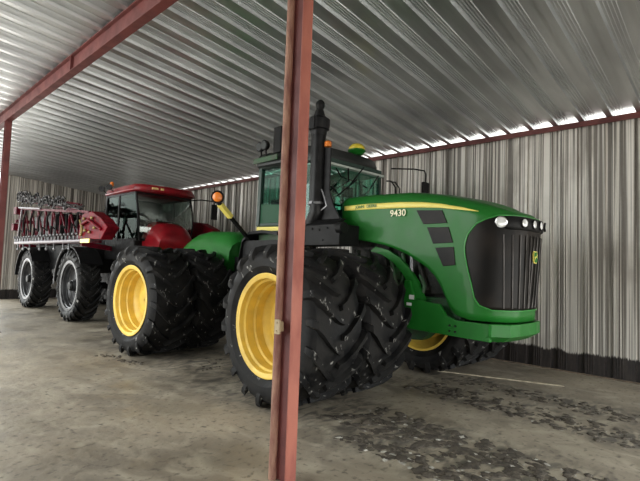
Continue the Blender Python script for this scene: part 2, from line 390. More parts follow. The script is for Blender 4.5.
# ------------------------------------------------------------------ green tractor (local: x forward, y left; t = -y is the side we see)
T=thing('articulated_tractor','large green four-wheel-drive tractor on dual wheels with yellow rims, behind the near post','tractor',(FA[0],FA[1],0),math_atan)
def L(s,t,z): return (s,-t,z)
RZ=1.015
for t,rz in ((2.08,0),(1.17,.1),(-1.22,.07),(-2.08,.15)):
    make_wheel(T,(.20,-t,RZ),-1 if t>0 else 1,(0,rz+.05,0))
# rear frame relative to front
a1=frame_rot(-2); M1=Matrix.Translation((6.2,8.35,0))@Matrix.Rotation(a1,4,'Z'); M0=Matrix.Translation((FA[0],FA[1],0))@Matrix.Rotation(math_atan,4,'Z')
MR=M0.inverted()@M1; RL=MR.to_translation(); RR=MR.to_euler()
for t,rz in ((2.08,.2),(1.18,.05),(-1.22,.12),(-2.12,.02)):
    p=MR@Vector((0,-t,RZ)); make_wheel(T,p,-1 if t>0 else 1,(0,rz,RR.z))
# axles
for rear in (0,1):
    m=MB(); m.tube([((0 if rear else .2),-2.1,RZ),((0 if rear else .2),2.1,RZ)],.11,20); m.tube([(0,-.75,RZ),(0,-.5,RZ),(0,-.3,RZ),(0,.3,RZ),(0,.5,RZ),(0,.75,RZ)],[.2,.22,.34,.34,.22,.2],20)
    [m.lathe([(0,.2),(.0,.44),(.16,.46),(.17,.3)],(0 if rear else .2,y,RZ),(0,1,0),32) for y in (-.84,.67)]; m.build('axle',DGREEN,T,smooth=40,loc=RL if rear else None,rot=RR if rear else None)  # dark drums added to stand in for the shade inside the far rims

# --- hood
W=.60; S0=-.35; S1=1.70; A=.70; NE=3.0
half=[(S0+(S1-S0)*i/60.,W) for i in range(60)]
for i in range(61):
    th=pi/2*i/60; half.append((S1+A*sin(th)**(2/NE) if th>0 else S1, W*max(cos(th),0)**(2/NE)))
plan=half+[(s,-t) for s,t in half[-2::-1]]
ul=[0]
for (a,b),(c,d) in zip(plan,plan[1:]): ul.append(ul[-1]+math.hypot(c-a,d-b))
UT=ul[-1]
def plan_at(u):
    u=min(max(u,0),UT)
    lo,hi=0,len(ul)-1
    while hi-lo>1:
        mid=(lo+hi)//2
        if ul[mid]<=u: lo=mid
        else: hi=mid
    k=(u-ul[lo])/max(ul[hi]-ul[lo],1e-9); a=plan[lo]; b=plan[hi]
    return a[0]+(b[0]-a[0])*k, a[1]+(b[1]-a[1])*k
def plan_n(u):
    a=plan_at(u-.012); b=plan_at(u+.012); dx,dy=b[0]-a[0],b[1]-a[1]; l=math.hypot(dx,dy) or 1
    return -dy/l*-1*-1 if False else ( -dy/l, dx/l)
TOP=[(-.35,2.93),(.2,2.93),(.9,2.90),(1.4,2.82),(1.8,2.72),(2.2,2.61),(2.5,2.54)]
BOT=[(-.35,2.24),(.0,2.21),(.27,2.17),(.52,2.13),(.77,2.06),(.98,1.98),(1.15,1.89),(1.31,1.80),(1.43,1.69),(1.53,1.55),(1.6,1.40),(1.66,1.29),(1.74,1.21),(1.94,1.17),(2.5,1.17)]
def ztop(s): return interp(s,TOP)
def zbot(s): return interp(s,BOT)
def surf(u,z,off=0):
    s,t=plan_at(u); n=plan_n(u)
    # n must point outwards
    if n[0]*(s-.8)+n[1]*t<0: n=(-n[0],-n[1])
    zt=ztop(s); zs=zt-.20; ins=0
    if z>zs: q=min((z-zs)/.20,1); ins=.22*(1-math.sqrt(max(0,1-q*q)))
    k=max(0,min(1,(s-S1)/A)); s2=s+k*.07*(z-1.2)/1.3
    return Vector((s2+n[0]*(off-ins), -(t+n[1]*(off-ins)), z))
def u_of_s(s):
    if s<=S1: return s-S0
    for i in range(60,120):
        if plan[i+1][0]>=s: return ul[i]+(ul[i+1]-ul[i])*(s-plan[i][0])/(plan[i+1][0]-plan[i][0])
    return ul[120]
m=MB(); NU=170; NV=26; us=[UT*i/NU for i in range(NU+1)]
grid=[]
for u in us:
    s,_=plan_at(u); zb_,zt=zbot(s),ztop(s); zs=zt-.2; col=[]
    for j in range(15): col.append(surf(u,zb_+(zs-zb_)*j/15))
    for j in range(12): th=pi/2*j/11; col.append(surf(u,zs+.2*sin(th)))
    grid.append(col)
nr=len(grid[0])
for col in grid: m.v+=[tuple(p) for p in col]
m.f=[(i*nr+j,(i+1)*nr+j,(i+1)*nr+j+1,i*nr+j+1) for i in range(NU) for j in range(nr-1)]
# crown: join both sides
base=len(m.v); K=10
for i in range(NU//2+1):
    a=grid[i][-1]; b=grid[NU-i][-1]
    for k in range(K+1):
        q=a.lerp(b,k/K); q.z+=.035*sin(pi*k/K)*min(1,(NU/2-i)/12.); m.v.append(tuple(q))
m.f+=[(base+i*(K+1)+k,base+(i+1)*(K+1)+k,base+(i+1)*(K+1)+k+1,base+i*(K+1)+k+1) for i in range(NU//2) for k in range(K)]
hood=m.build('hood',GREEN,T,smooth=50)
so=hood.modifiers.new('thickness','SOLIDIFY'); so.thickness=.02; so.offset=-1
def patch(name,material,zs,uL,uR,parent,off=.012,nu=12,smooth=40,label=None,thick=.01):
    """a patch on the hood skin: for every z in zs spans u from uL(z) to uR(z)"""
    mb=MB()
    for z in zs:
        a,b=uL(z),uR(z)
        for k in range(nu+1): mb.v.append(tuple(surf(a+(b-a)*k/nu,z,off)))
    n=nu+1
    mb.f=[(i*n+k,i*n+k+1,(i+1)*n+k+1,(i+1)*n+k) for i in range(len(zs)-1) for k in range(nu)]
    o=mb.build(name,material,parent,smooth=smooth,label=label)
    so=o.modifiers.new('thickness','SOLIDIFY'); so.thickness=thick; so.offset=-1
    return o
def stripz(name,material,u0,u1,zl,zh,parent,off=.008,n=60,label=None):
    mb=MB()
    for k in range(n+1):
        u=u0+(u1-u0)*k/n; s,_=plan_at(u)
        for j in range(4): mb.v.append(tuple(surf(u,zl(s)+(zh(s)-zl(s))*j/3,off)))
    mb.f=[(4*i+j,4*i+4+j,4*i+5+j,4*i+1+j) for i in range(n) for j in range(3)]
    o=mb.build(name,material,parent,smooth=40,label=label); so=o.modifiers.new('thickness','SOLIDIFY'); so.thickness=.006; so.offset=-1
    return o
SH=[(-.30,2.76),(.2,2.76),(.82,2.74),(1.2,2.71),(1.48,2.67),(1.8,2.595),(1.99,2.535)]
SLW=[(-.30,2.685),(.2,2.675),(.82,2.655),(1.2,2.635),(1.48,2.61),(1.8,2.56),(1.99,2.53)]
for sd in (0,1):
    f=(lambda u:u) if not sd else (lambda u:UT-u)
    stripz('hood_stripe',SYEL,f(.06),f(2.34),lambda s:interp(s,SLW),lambda s:interp(s,SH),hood,label='yellow stripe along the hood')
# grille
GZ=[1.31,1.36,1.45,1.6,1.8,1.98,2.11,2.25,2.38,2.45,2.475]
GLs=[(1.31,2.20),(1.36,2.06),(1.45,2.0),(1.6,1.965),(1.8,1.91),(1.98,1.87),(2.11,1.86),(2.25,1.90),(2.38,2.0),(2.45,2.14),(2.475,2.22)]
uLf=lambda z:u_of_s(interp(z,GLs)-.02); uRf=lambda z:UT-uLf(z)
zz=[1.31+(2.475-1.31)*i/24 for i in range(25)]
gr=patch('grille',GRILL,zz,uLf,uRf,T,off=.010,nu=60,thick=.012)
bd=[surf(uLf(z),z,.012) for z in zz]; bd2=[surf(uRf(z),z,.012) for z in zz]
top=[surf(uLf(zz[-1])+(uRf(zz[-1])-uLf(zz[-1]))*k/30,zz[-1],.012) for k in range(1,30)]
bot=[surf(uLf(zz[0])+(uRf(zz[0])-uLf(zz[0]))*k/30,zz[0],.012) for k in range(1,30)]
m=MB(); m.tube(bd+top+bd2[::-1]+bot[::-1]+[bd[0]],.009,8); m.build('grille_surround',mat('light_green_edge',(.03,.24,.04),.3,coat=.3),gr,smooth=60,label='bright green raised edge of the grille')
uc=UT/2
m=MB()
for k in range(11):
    u=uc-.52+1.04*k/10
    m.tube([surf(u+(.05*(2.2-z) if u<uc else -.05*(2.2-z)),z,.018) for z in [1.34+.09*i for i in range(11)]],.0085,6)
build_each(m,'grille_slat',SLAT,gr,smooth=60)
# headlight bar
HU0=u_of_s(2.25)-.02; HU1=UT-HU0
m=MB()
n=50
for k in range(n+1):
    u=HU0+(HU1-HU0)*k/n; q=min(1,min(k,n-k)/5.); hh=.035+.05*math.sqrt(1-(1-q)**2)
    for j in range(7):
        g=-pi/2+pi*j/6; m.v.append(tuple(surf(u,2.385+hh*sin(g),.02+.03*cos(g)*math.sqrt(max(q,.05)))))
m.f=[(7*i+j,7*i+7+j,7*i+8+j,7*i+1+j) for i in range(n) for j in range(6)]
hb=m.build('headlight_bar',BLACK,T,smooth=60); so=hb.modifiers.new('thickness','SOLIDIFY'); so.thickness=.01; so.offset=-1
def norm_at(u):
    a=surf(u,2.38); b=surf(u,2.38,.1); return (b-a).normalized()
for du in (-.56,-.30,-.10,.10,.30,.56):
    u=uc+du; c=surf(u,2.385,.045); nn=norm_at(u); r=.062 if abs(du)>.5 else .05
    mb=MB(); mb.lathe([(-.01,r*.99),(.012,r),(.018,r*.9),(.022,r*.5),(.022,.002)],c,nn,24); l=mb.build('headlight',LENS,T,smooth=50)
    mb=MB(); mb.lathe([(0,r),(.016,r),(.02,r+.006),(.012,r+.012),(0,r+.012)],c,nn,24,closed=True); mb.build('bezel',CHROME if abs(du)>.5 else BLACK,l,smooth=40)
# nose badge: shield with a leaping deer
ub=uc+.03; bc=surf(ub,1.98,.035); bn=norm_at(ub); br=Vector((0,0,1)).cross(bn).normalized(); bu=Vector((0,0,1))
def badge(poly,off,th): return [bc+br*x+bu*y+bn*off for x,y in poly]
sh=[(-.05,.075),(.05,.075),(.062,.03),(.06,-.04),(.03,-.075),(-.03,-.075),(-.06,-.04),(-.062,.03)]
m=MB(); m.prism(badge(sh,-.012,0),bn*.014); bg=m.build('nose_badge',SYEL,T,label='small green and yellow leaping deer badge')
m=MB(); m.prism(badge([(x*.84,y*.86) for x,y in sh],.003,0),bn*.004); m.build('badge_field',GREEN,bg)
deer=[(-.045,-.005),(-.02,.012),(.008,.014),(.02,.035),(.018,.055),(.026,.04),(.036,.03),(.03,.022),(.022,.008),(.04,-.008),(.036,-.012),(.012,.0),(-.012,.0),(-.03,-.02),(-.045,-.035),(-.04,-.02),(-.035,-.01)]
m=MB(); m.prism(badge(deer,.008,0),bn*.003); m.build('badge_deer',SYEL,bg)
# side vents (four-sided louvre openings), both sides
for sd in (1,-1):
    for k,q in enumerate([[(1.11,2.60),(1.52,2.575),(1.60,2.40),(1.23,2.40)],[(1.29,2.355),(1.62,2.345),(1.69,2.14),(1.39,2.13)],[(1.425,2.075),(1.70,2.085),(1.73,1.85),(1.55,1.83)]]):
        m=MB(); m.prism([(s,-sd*(W+.004),z) for s,z in q],(0,-sd*.008,0)); v=m.build('side_vent',GRILL,hood,bevel=.004)
        m=MB()
        for j in range(2,5):
            f=j/5.5; a=Vector(q[0]).lerp(Vector(q[3]),f); b=Vector(q[1]).lerp(Vector(q[2]),f)
            m.bar((a.x+.02,-sd*(W+.013),a.y),(b.x-.02,-sd*(W+.013),b.y),.012,.012)
        if k>0: pass
    m=MB(); m.prism([(s,-sd*(W+.002),z) for s,z in [(1.30,1.80-.1),(1.36,1.72),(1.52,1.38),(1.46,1.36)]],(0,-sd*.004,0))
def text(s_,txt,size,u,z,material,parent,name,bold=.002,label=None,sx=1):
    cu=bpy.data.curves.new(name,'FONT'); cu.body=txt; cu.size=size; cu.extrude=.002; cu.offset=bold; cu.align_x='CENTER'; cu.align_y='CENTER'
    o=bpy.data.objects.new(name,cu); C.objects.link(o); dg=bpy.context.evaluated_depsgraph_get(); me=bpy.data.meshes.new_from_object(o.evaluated_get(dg)); bpy.data.objects.remove(o)
    me.materials.clear(); me.materials.append(material)
    o=bpy.data.objects.new(name,me); C.objects.link(o); o.parent=parent
    p=surf(u,z,.022+s_); # right-hand side: text reads along forward
    nx=(surf(u,z,.1)-surf(u,z,0)); nx.normalize()
    xx=Vector((1,0,0)) ; zz_=nx; yy=zz_.cross(xx).normalized(); xx=yy.cross(zz_).normalized()
    M=Matrix((xx,yy,zz_)).transposed().to_4x4(); M.translation=p
    o.matrix_local=M@Matrix.Diagonal((sx,1,1,1))
    if label: o['label']=label
    return o
text(0,'9430',.135,u_of_s(.80),2.575,PALE,hood,'model_number',.0015,'pale model number',1.05)
LET=mat('green_lettering',(.02,.16,.03),.4)
text(.004,'JOHN',.066,u_of_s(.06),2.718,LET,hood,'maker_lettering',.001,'green lettering on the yellow stripe',1.05)
text(.004,'DEERE',.066,u_of_s(.30),2.718,LET,hood,'maker_lettering',.001,'green lettering on the yellow stripe',1.05)

# --- frame, bumper, engine
m=MB(); m.prism([L(.93,.60,1.62),L(.93,.60,.99),L(1.05,.60,.95),L(2.2,.60,.93),L(2.2,.60,1.145),L(1.74,.60,1.145),L(1.60,.60,1.19),L(1.50,.60,1.33),L(1.10,.60,1.36),L(1.02,.60,1.62)],(0,.05,0)); m.build('side_plate',GREEN,T,bevel=.006)
m=MB(); m.prism([L(.93,-.55,1.62),L(.93,-.55,.99),L(1.05,-.55,.95),L(2.2,-.55,.93),L(2.2,-.55,1.145),L(1.74,-.55,1.145),L(1.50,-.55,1.33),L(1.10,-.55,1.36),L(1.02,-.55,1.62)],(0,.05,0)); m.build('side_plate',GREEN,T,bevel=.006)
m=MB(); pl=[(2.18,.612),(2.22,.60),(2.38,.44),(2.41,.25),(2.42,0),(2.41,-.25),(2.38,-.44),(2.22,-.60),(2.18,-.612)]
m.prism([L(s,t,1.0) for s,t in pl]+[],(0,0,.15)); 
n0=len(m.v); m.add([L(s,t,1.0) for s,t in pl]+[L(s-.1,t*.93,.93) for s,t in pl],[(i,i+1,i+10,i+9) for i in range(8)]+[tuple(range(9,18))])
m.build('bumper',GREEN,T,bevel=.008)
m=MB(); m.box((1.6,-.55,.93),(2.18,.55,1.1)); m.box((-1.9,-.42,.95),(1.7,-.30,1.4)); m.box((-1.9,.30,.95),(1.7,.42,1.4)); build_each(m,'chassis_rail',DGREEN,T,bevel=.01)
m=MB()  # bolts on side plate
for s,z in ((1.66,1.07),(1.66,1.0),(1.74,1.07),(1.74,1.0),(1.0,1.15),(1.0,1.05)): m.lathe([(0,.014),(.012,.014)],L(s,.60,z),(0,-1,0),8)
build_each(m,'plate_bolt',SATIN,T)
m=MB(); m.box((1.02,-.604,1.36),(1.10,-.600,1.42)) ; m.box((.98,-.606,1.27),(1.06,-.600,1.31)); build_each(m,'warning_sticker',WHITE,T)
# curved brace following the hood arch, dark slot behind it
br_=[(.35,2.10),(.58,2.05),(.80,1.94),(.98,1.78),(1.12,1.6),(1.24,1.36)]
m=MB(); m.prism([L(a,.56,b) for a,b in br_]+[L(a-.10-.03*k/5,.56,b-.07) for k,(a,b) in list(enumerate(br_))[::-1]],(0,.06,0)); m.build('arch_brace',GREEN,T)
m=MB(); m.box((-.35,-.33,1.35),(1.75,.33,2.3)); m.box((-.2,-.42,1.5),(.5,.42,2.1)); m.box((.6,-.40,1.45),(1.5,.40,1.9))
for k in range(6): m.tube([L(-.2+.3*k,.42,2.05),L(-.1+.3*k,.47,1.8),L(.0+.3*k,.44,1.5)],.03,8)
m.box((1.75,-.5,1.3),(1.95,.5,2.4))
m.build('engine',ENG,T,smooth=40)
m=MB(); m.tube([L(.98,.50,2.0),L(.98,.50,1.66)],.032,14); m.build('oil_filter_rod',STEEL,T,smooth=40,label='bare steel cylinder beside the engine')
m=MB()
for (a,b,c,r) in (((.62,.5,1.9),(.7,.52,1.6),(.85,.5,1.4),.035),((.8,.48,2.0),(.86,.5,1.8),(.8,.5,1.55),.03),((1.1,.46,1.7),(1.2,.5,1.55),(1.15,.5,1.38),.03)): m.tube([L(*a),L(*b),L(*c)],r,10)
m.box((.58,-.52,1.62),(.8,-.44,1.8)); m.box((.86,-.5,1.42),(1.05,-.42,1.6)); build_each(m,'engine_bracket',DGREEN,T,smooth=40)

# --- cab
FR=-.72; RE=-2.2; TF=.80; TR=.93; ZC=2.48; ZR=3.62
def side_t(s): return TF+(TR-TF)*(FR-s)/(FR-RE)
m=MB(); m.prism([L(FR,TF,2.2),L(RE,TR,2.2),L(RE,-TR,2.2),L(FR,-TF,2.2)],(0,0,ZC-2.2)); cab=m.build('cab_base',DGREEN,T,bevel=.02)
# lower rear quarter panels
for sd in (1,-1):
    m=MB(); m.prism([L(s,sd*(side_t(s)+.012),z) for s,z in [(-2.24,2.47),(-1.35,2.47),(-1.30,2.6),(-1.40,2.84),(-2.24,2.90)]],(0,sd*.02,0)); m.build('quarter_panel',mat('cab_green',(.006,.065,.026),.45,spec=.3),T,bevel=.006)
    m=MB(); m.prism([L(s,sd*(side_t(s)+.018),z) for s,z in [(-2.24,2.385),(-1.30,2.385),(-1.30,2.45),(-2.24,2.465)]],(0,sd*.02,0)); m.build('quarter_stripe',SYEL,T)
# posts
m=MB()
def post(a,b,w=.07): m.bar(a,b,w,w)
for sd in (1,-1):
    post(L(FR,sd*TF,ZC),L(FR-.02,sd*(TF-.03),ZR)); post(L(-1.25,sd*side_t(-1.25),ZC),L(-1.25,sd*(side_t(-1.25)-.02),ZR),.06); post(L(RE,sd*TR,ZC),L(RE,sd*(TR-.02),ZR),.09)
    post(L(FR,sd*TF,ZC+.02),L(RE,sd*TR,ZC+.02),.06); post(L(FR,sd*TF,ZR-.02),L(RE,sd*TR,ZR-.02),.07)
post(L(FR,-TF,ZR-.02),L(FR,TF,ZR-.02)); post(L(RE,-TR,ZR-.02),L(RE,TR,ZR-.02)); post(L(RE,-TR,ZC+.1),L(RE,TR,ZC+.1)); post(L(FR,-TF,ZC+.1),L(FR,TF,ZC+.1),.06)
m.build('cab_frame',mat('cab_frame_paint',(.02,.045,.035),.4),T,bevel=.012)
def pane(poly,th,name='window_glass',mt=GLASS): mb=MB(); mb.prism(poly,th); return mb.build(name,mt,T)
pane([L(FR+.01,-TF+.03,ZC+.12),L(FR+.01,TF-.03,ZC+.12),L(FR-.01,TF-.06,ZR-.05),L(FR-.01,-TF+.06,ZR-.05)],(.006,0,0),'windshield')
pane([L(RE,-TR+.04,ZC+.13),L(RE,TR-.04,ZC+.13),L(RE,TR-.04,ZR-.05),L(RE,-TR+.04,ZR-.05)],(-.006,0,0),'rear_window',GLASSJ)
for sd in (1,-1):
    pane([L(FR-.04,sd*side_t(FR),ZC+.05),L(-1.22,sd*side_t(-1.22),ZC+.05),L(-1.22,sd*(side_t(-1.22)-.02),ZR-.05),L(FR-.04,sd*(side_t(FR)-.02),ZR-.05)],(0,sd*.006,0),'door_glass',GLASSJ)
    pane([L(-1.28,sd*side_t(-1.3),2.88),L(RE+.04,sd*side_t(-2.15),2.92),L(RE+.04,sd*(side_t(-2.15)-.02),ZR-.05),L(-1.28,sd*(side_t(-1.3)-.02),ZR-.05)],(0,sd*.006,0),'side_window',GLASSJ)
# roof
m=MB(); rp_=[(-2.32,.93),(-2.25,1.0),(-1.0,.90),(-.83,.80),(-.73,.5),(-.70,0)]; rp_=rp_+[(s,-t) for s,t in rp_[-2::-1]]
def ring(k,z,drop=0): return [L((s+1.35)*k-1.35,t*k,z-(drop*max(0,(s+1.35)))) for s,t in rp_]
rings=[ring(.95,3.56),ring(1,3.61),ring(1.01,3.72,.01),ring(.95,3.84,.02),ring(.75,3.89,.03)]
n=len(rp_)
for r in rings: m.v+=r
m.f=[(i*n+j,i*n+(j+1)%n,(i+1)*n+(j+1)%n,(i+1)*n+j) for i in range(4) for j in range(n)]+[tuple(range(n))[::-1],tuple(range(4*n,5*n))]
roof=m.build('cab_roof',mat('cab_roof_dark',(.012,.014,.013),.4,spec=.4),T,smooth=35)
m=MB(); m.box((-2.34,-1.03,3.66),(-1.6,-1.0,3.76)); m.box((-2.36,-.9,3.66),(-2.32,.9,3.78)); m.build('roof_trim',DGREEN,roof,bevel=.01)
# gps receiver dome
m=MB(); m.lathe([(0,.15),(.03,.155),(.07,.14),(.11,.10),(.13,.04),(.135,.002)],L(-.82,-.22,3.93),(0,0,1),32); g=m.build('satellite_receiver',GPSY,T,smooth=50,label='yellow dome satellite receiver')
m=MB(); m.lathe([(0,.10),(.05,.15),(.06,.165),(.09,.165)],L(-.82,-.22,3.85),(0,0,1),32); m.build('receiver_base',GREEN,g,smooth=40)
# amber beacon/marker at roof corner
m=MB(); m.lathe([(0,.06),(.07,.058),(.09,.04),(.095,.002)],L(-.46,.86,3.72),(0,0,1),20); m.build('roof_beacon',AMBER,T,smooth=50,label='amber marker lamp')
# roof work lights rear corner
for k,(s,t) in enumerate(((-2.18,.98),(-2.0,1.0))):
    m=MB(); m.lathe([(-.07,.04),(-.03,.085),(.04,.095),(.05,.085),(.05,.002)],L(s,t,3.98),(.1,-.9,-.1),24); w=m.build('work_light',BLACK,T,smooth=40)
    m=MB(); m.lathe([(.051,.075),(.058,.07),(.06,.002)],L(s,t,3.98),(.1,-.9,-.1),24); m.build('work_light_lens',DLENS,w,smooth=40)
    m=MB(); m.tube([L(s,t-.02,3.78),L(s,t-.02,3.92)],.016,8); m.build('work_light_bracket',BLACK,w)
m=MB(); m.box((-1.80,-.98,3.80),(-1.58,-.60,4.28)); m.build('roof_intake_box',BLACK,T,bevel=.02)
# mirrors
m=MB(); m.tube([L(-.5,-.85,3.66),L(-.35,-1.35,3.72),L(-.28,-1.62,3.72),L(-.28,-1.66,3.66),L(-.28,-1.66,3.30)],.014,8); a_=m.build('mirror_arm',BLACK,T,smooth=60)
m=MB(); m.box((-.31,1.56,3.10),(-.25,1.76,3.50)); m.build('mirror',BLACK,a_,bevel=.02)
m=MB(); 
for y0 in (-.86,-.98): m.tube([L(-.5,y0,2.55),L(-.44,y0-.06,2.7),L(-.44,y0-.06,3.3),L(-.5,y0,3.42),L(-.55,y0+.08,3.42)],.014,8)
build_each(m,'handrail',BLACK,T,smooth=60)
# interior
m=MB(); m.box((-2.1,-.8,3.50),(-.62,.8,3.54)); m.build('headliner',mat('pale_headliner',(.45,.5,.46),.8),T,bevel=.01)
m=MB(); m.box((-2.12,-.12,2.55),(-2.08,.12,3.5)); m.box((-2.0,.70,2.5),(-1.9,.78,3.5)); build_each(m,'inner_pillar',mat('sage_trim',(.20,.34,.27),.6),T)
m=MB(); m.box((-1.7,-.28,2.55),(-1.15,.28,2.75)); m.box((-1.8,-.28,2.7),(-1.62,.28,3.35)); m.box((-1.78,-.16,3.35),(-1.66,.16,3.52)); m.box((-1.5,-.45,2.6),(-1.0,-.32,2.9)); seat=m.build('seat',SEAT,T,bevel=.04)
m=MB(); m.tube([L(-.75,0,2.5),L(-.95,0,2.98)],.05,12); m.tube([(-.98+.06*cos(a)*0+.16*cos(a)*.5,.19*sin(a),3.0+.16*cos(a)*.6) for a in [2*pi*k/24 for k in range(25)]],.016,8,cap=False); m.box((-.85,-.22,2.5),(-.65,.22,2.78)); m.build('steering_column',BLACK,T,smooth=40)
m=MB(); m.box((-.95,-.62,2.75),(-.88,-.38,3.05)); m.box((-.9,.48,2.95),(-.85,.70,3.15)); m.tube([L(-.9,.5,2.6),L(-.92,.5,2.8)],.02,8); m.tube([L(-.9,-.55,2.5),L(-.87,-.6,3.0)],.02,8); m.tube([L(-.8,.3,2.6),L(-.78,.4,3.0),L(-.85,.6,3.25),L(-.95,.7,3.3)],.012,6); m.tube([L(-.7,-.2,2.6),L(-.75,.2,2.95),L(-.7,.5,3.15)],.014,6); build_each(m,'cab_console',DGREY,T,smooth=40)
m=MB(); m.box((-2.12,-.75,2.5),(-1.85,.75,3.0)); m.build('rear_console',DGREY,T,bevel=.03)
m=MB(); m.tube([L(-.62,-.62,3.5),L(-.75,-.5,3.2),L(-.8,-.3,3.05),L(-.9,-.2,2.8)],.014,6); m.tube([L(-.62,.2,3.5),L(-.7,.1,3.3),L(-.85,.35,3.1)],.014,6); m.tube([L(-.62,.5,3.45),L(-.7,.3,3.35),L(-.8,-.1,3.35),L(-.7,-.4,3.25)],.012,6); build_each(m,'cab_cable',BLACK,T,smooth=50)
m=MB(); m.box((-.86,-.12,3.02),(-.80,.14,3.22)); m.box((-.84,-.55,3.05),(-.78,-.3,3.28)); build_each(m,'display_screen',DGREY,T,bevel=.01)
# wiper
m=MB(); m.tube([L(-.53,-.1,3.55),L(-.50,.3,3.15),L(-.50,.34,3.10)],.012,6); m.tube([L(-.50,.1,3.3),L(-.50,.58,2.95)],.012,6); build_each(m,'wiper',BLACK,T)
# --- exhaust stack and its base
m=MB(); s_,t_=-.65,.90
el=[L(-1.0,.80,2.05),L(-.98,.83,2.2),L(-.88,.87,2.36),L(-.72,.9,2.50),L(-.63,.9,2.66),L(s_,t_,2.85),L(s_,t_,3.95)]
m.tube(el,.122,24); ex=m.build('exhaust_stack',SATIN,T,smooth=40)
m=MB(); m.lathe([(0,.128),(.05,.135),(.09,.135),(.10,.17),(.16,.18),(.26,.18),(.30,.13),(.31,.10),(.40,.075),(.42,.07)],L(s_,t_,3.93),(0,0,1),28); m.box((s_-.02,-t_-.19,4.0),(s_+.08,-t_-.1,4.2)); m.build('spark_arrestor',SATIN,ex,smooth=35)
m=MB(); m.tube([L(s_,t_,4.33),L(s_+.01,t_,4.42)],.06,16); m.sphere(L(s_+.01,t_,4.44),.078,16,10,(1,1,1.15)); m.build('rain_cap',BLACK,ex,smooth=60)
m=MB(); m.lathe([(0,.12),(.0,.134),(.035,.134),(.035,.12)],L(s_,t_,2.78),(0,0,1),24,closed=True); m.box((s_+.03,-t_-.15,2.78),(s_+.06,-t_-.12,2.82)); m.build('clamp',STEEL,ex,smooth=40)
m=MB(); m.prism([L(s,.86,z) for s,z in [(-.60,3.72),(-.40,3.70),(-.40,3.0),(-.30,2.75),(-.08,2.45),(-.08,2.3),(-.75,2.3),(-.62,2.7),(-.60,2.9)]],(0,.03,0)); m.build('heat_shield',DGREY,T,bevel=.006)
m=MB(); m.box((-1.05,-1.06,2.10),(.06,-.62,2.42)); m.prism([L(-.75,1.06,2.42),L(-.02,1.06,2.42),L(-.02,.92,2.52),L(-.75,.92,2.52)],(0,.1,0)); m.tube([L(.0,1.02,2.36),L(.12,1.02,2.36)],.09,18)
for s,z in ((-.72,2.34),(-.55,2.36),(-.38,2.34),(-.2,2.36),(-.72,2.18),(-.3,2.18)): m.lathe([(0,.018),(.014,.018)],L(s,1.06,z),(0,-1,0),8)
m.build('aftertreatment_box',BLACK,T,bevel=.012,smooth=30)
m=MB(); m.tube([L(-.45,.98,3.0),L(-.36,.99,2.85),L(-.30,1.0,2.72),L(-.42,1.0,2.66)],.012,6); m.build('cable_loop',STEEL,T,smooth=50)
# fender / steps behind the stack
m=MB()
fa=[(-1.0,2.1)]
arc=[(-1.35+.0,2.33),(-1.8,2.38),(-2.2,2.36),(-2.42,2.22),(-2.5,1.9),(-2.52,1.5)]
for (a,b),(c,d) in zip(arc,arc[1:]): m.prism([L(a,1.15,b),L(c,1.15,d),L(c,1.15,d-.05),L(a,1.15,b-.05)],(0,.5,0))
m.box((-2.45,-1.1,1.35),(-1.1,-.45,2.2)); m.build('fuel_tank_and_fender',BLACK,T,smooth=30)
m=MB()
for k in range(4): m.box((-1.9,-1.35,.75+.36*k),(-1.35,-1.08,.79+.36*k))
m.box((-1.92,-1.36,.7),(-1.88,-1.06,1.9)); m.box((-1.37,-1.36,.7),(-1.33,-1.06,1.9)); m.build('steps',BLACK,T)
# extremity lamp on an arm
m=MB(); p0=Vector(L(-2.30,1.02,2.18)); p1=Vector(L(-2.10,1.86,2.80)); m.bar(p0,p1,.07,.05); arm=m.build('lamp_arm',BLACK,T,bevel=.006)
d=(p1-p0).normalized()
m=MB(); nn=Vector((.0,-.35,.3)); m.bar(p0.lerp(p1,.66),p0.lerp(p1,.97),.10,.07); m.build('reflective_sleeve',SYEL,arm,label='yellow reflective sleeve')
c=p1+Vector((0,-.03,.10)); ax=Vector((.75,-.6,-.05)).normalized()
m=MB(); m.lathe([(-.05,.05),(-.04,.11),(.03,.115),(.035,.10),(.02,.09),(.02,.002)],c,ax,24); m.build('lamp_housing',BLACK,arm,smooth=40)
m=MB(); m.lathe([(.021,.085),(.045,.08),(.06,.05),(.065,.002)],c,ax,24); m.build('amber_lamp',AMBER,arm,smooth=50,label='round amber lamp')
# --- rear half
def rp3(mb,name,mt,**k): return mb.build(name,mt,T,loc=RL,rot=RR,**k)
m=MB(); m.box((-.9,-.42,.85),(1.6,.42,1.75)); m.box((1.2,-.25,.9),(2.4,.25,1.5)); rp3(m,'rear_chassis',DGREEN,bevel=.03)
m=MB(); NS=16
for i in range(NS+1):
    s=-1.40+1.95*i/NS; q=i/NS; zt=1.95+.50*math.sin(pi*min(1,.12+q*1.0)**.75*.62+.25)**.8 if False else interp(q,[(0,2.02),(.08,2.25),(.25,2.43),(.5,2.50),(.8,2.48),(.93,2.40),(1,2.25)])
    for k in range(9):
        g=pi*k/8; yy=.68*cos(g); yy=math.copysign(.68*abs(cos(g))**.5,cos(g)); z=1.6+(zt-1.6)*abs(sin(g))**.5; m.v.append((s,yy,z))
m.f=[(9*i+k,9*i+k+1,9*i+10+k,9*i+9+k) for i in range(NS) for k in range(8)]+[tuple(range(9)),tuple(9*NS+k for k in range(9))]+[tuple([9*i for i in range(NS+1)]+[9*i+8 for i in range(NS,-1,-1)])]
rp3(m,'rear_fuel_tank',GREEN,smooth=40)
m=MB(); m.box((.4,-.5,1.5),(.9,.5,1.9))
for k in range(5): m.tube([(1.0,-.3+.14*k,1.7),(1.5,-.32+.15*k,1.95),(2.2,-.3+.14*k,1.8)],.025,6)
rp3(m,'hydraulic_hoses',HOSE,smooth=50)

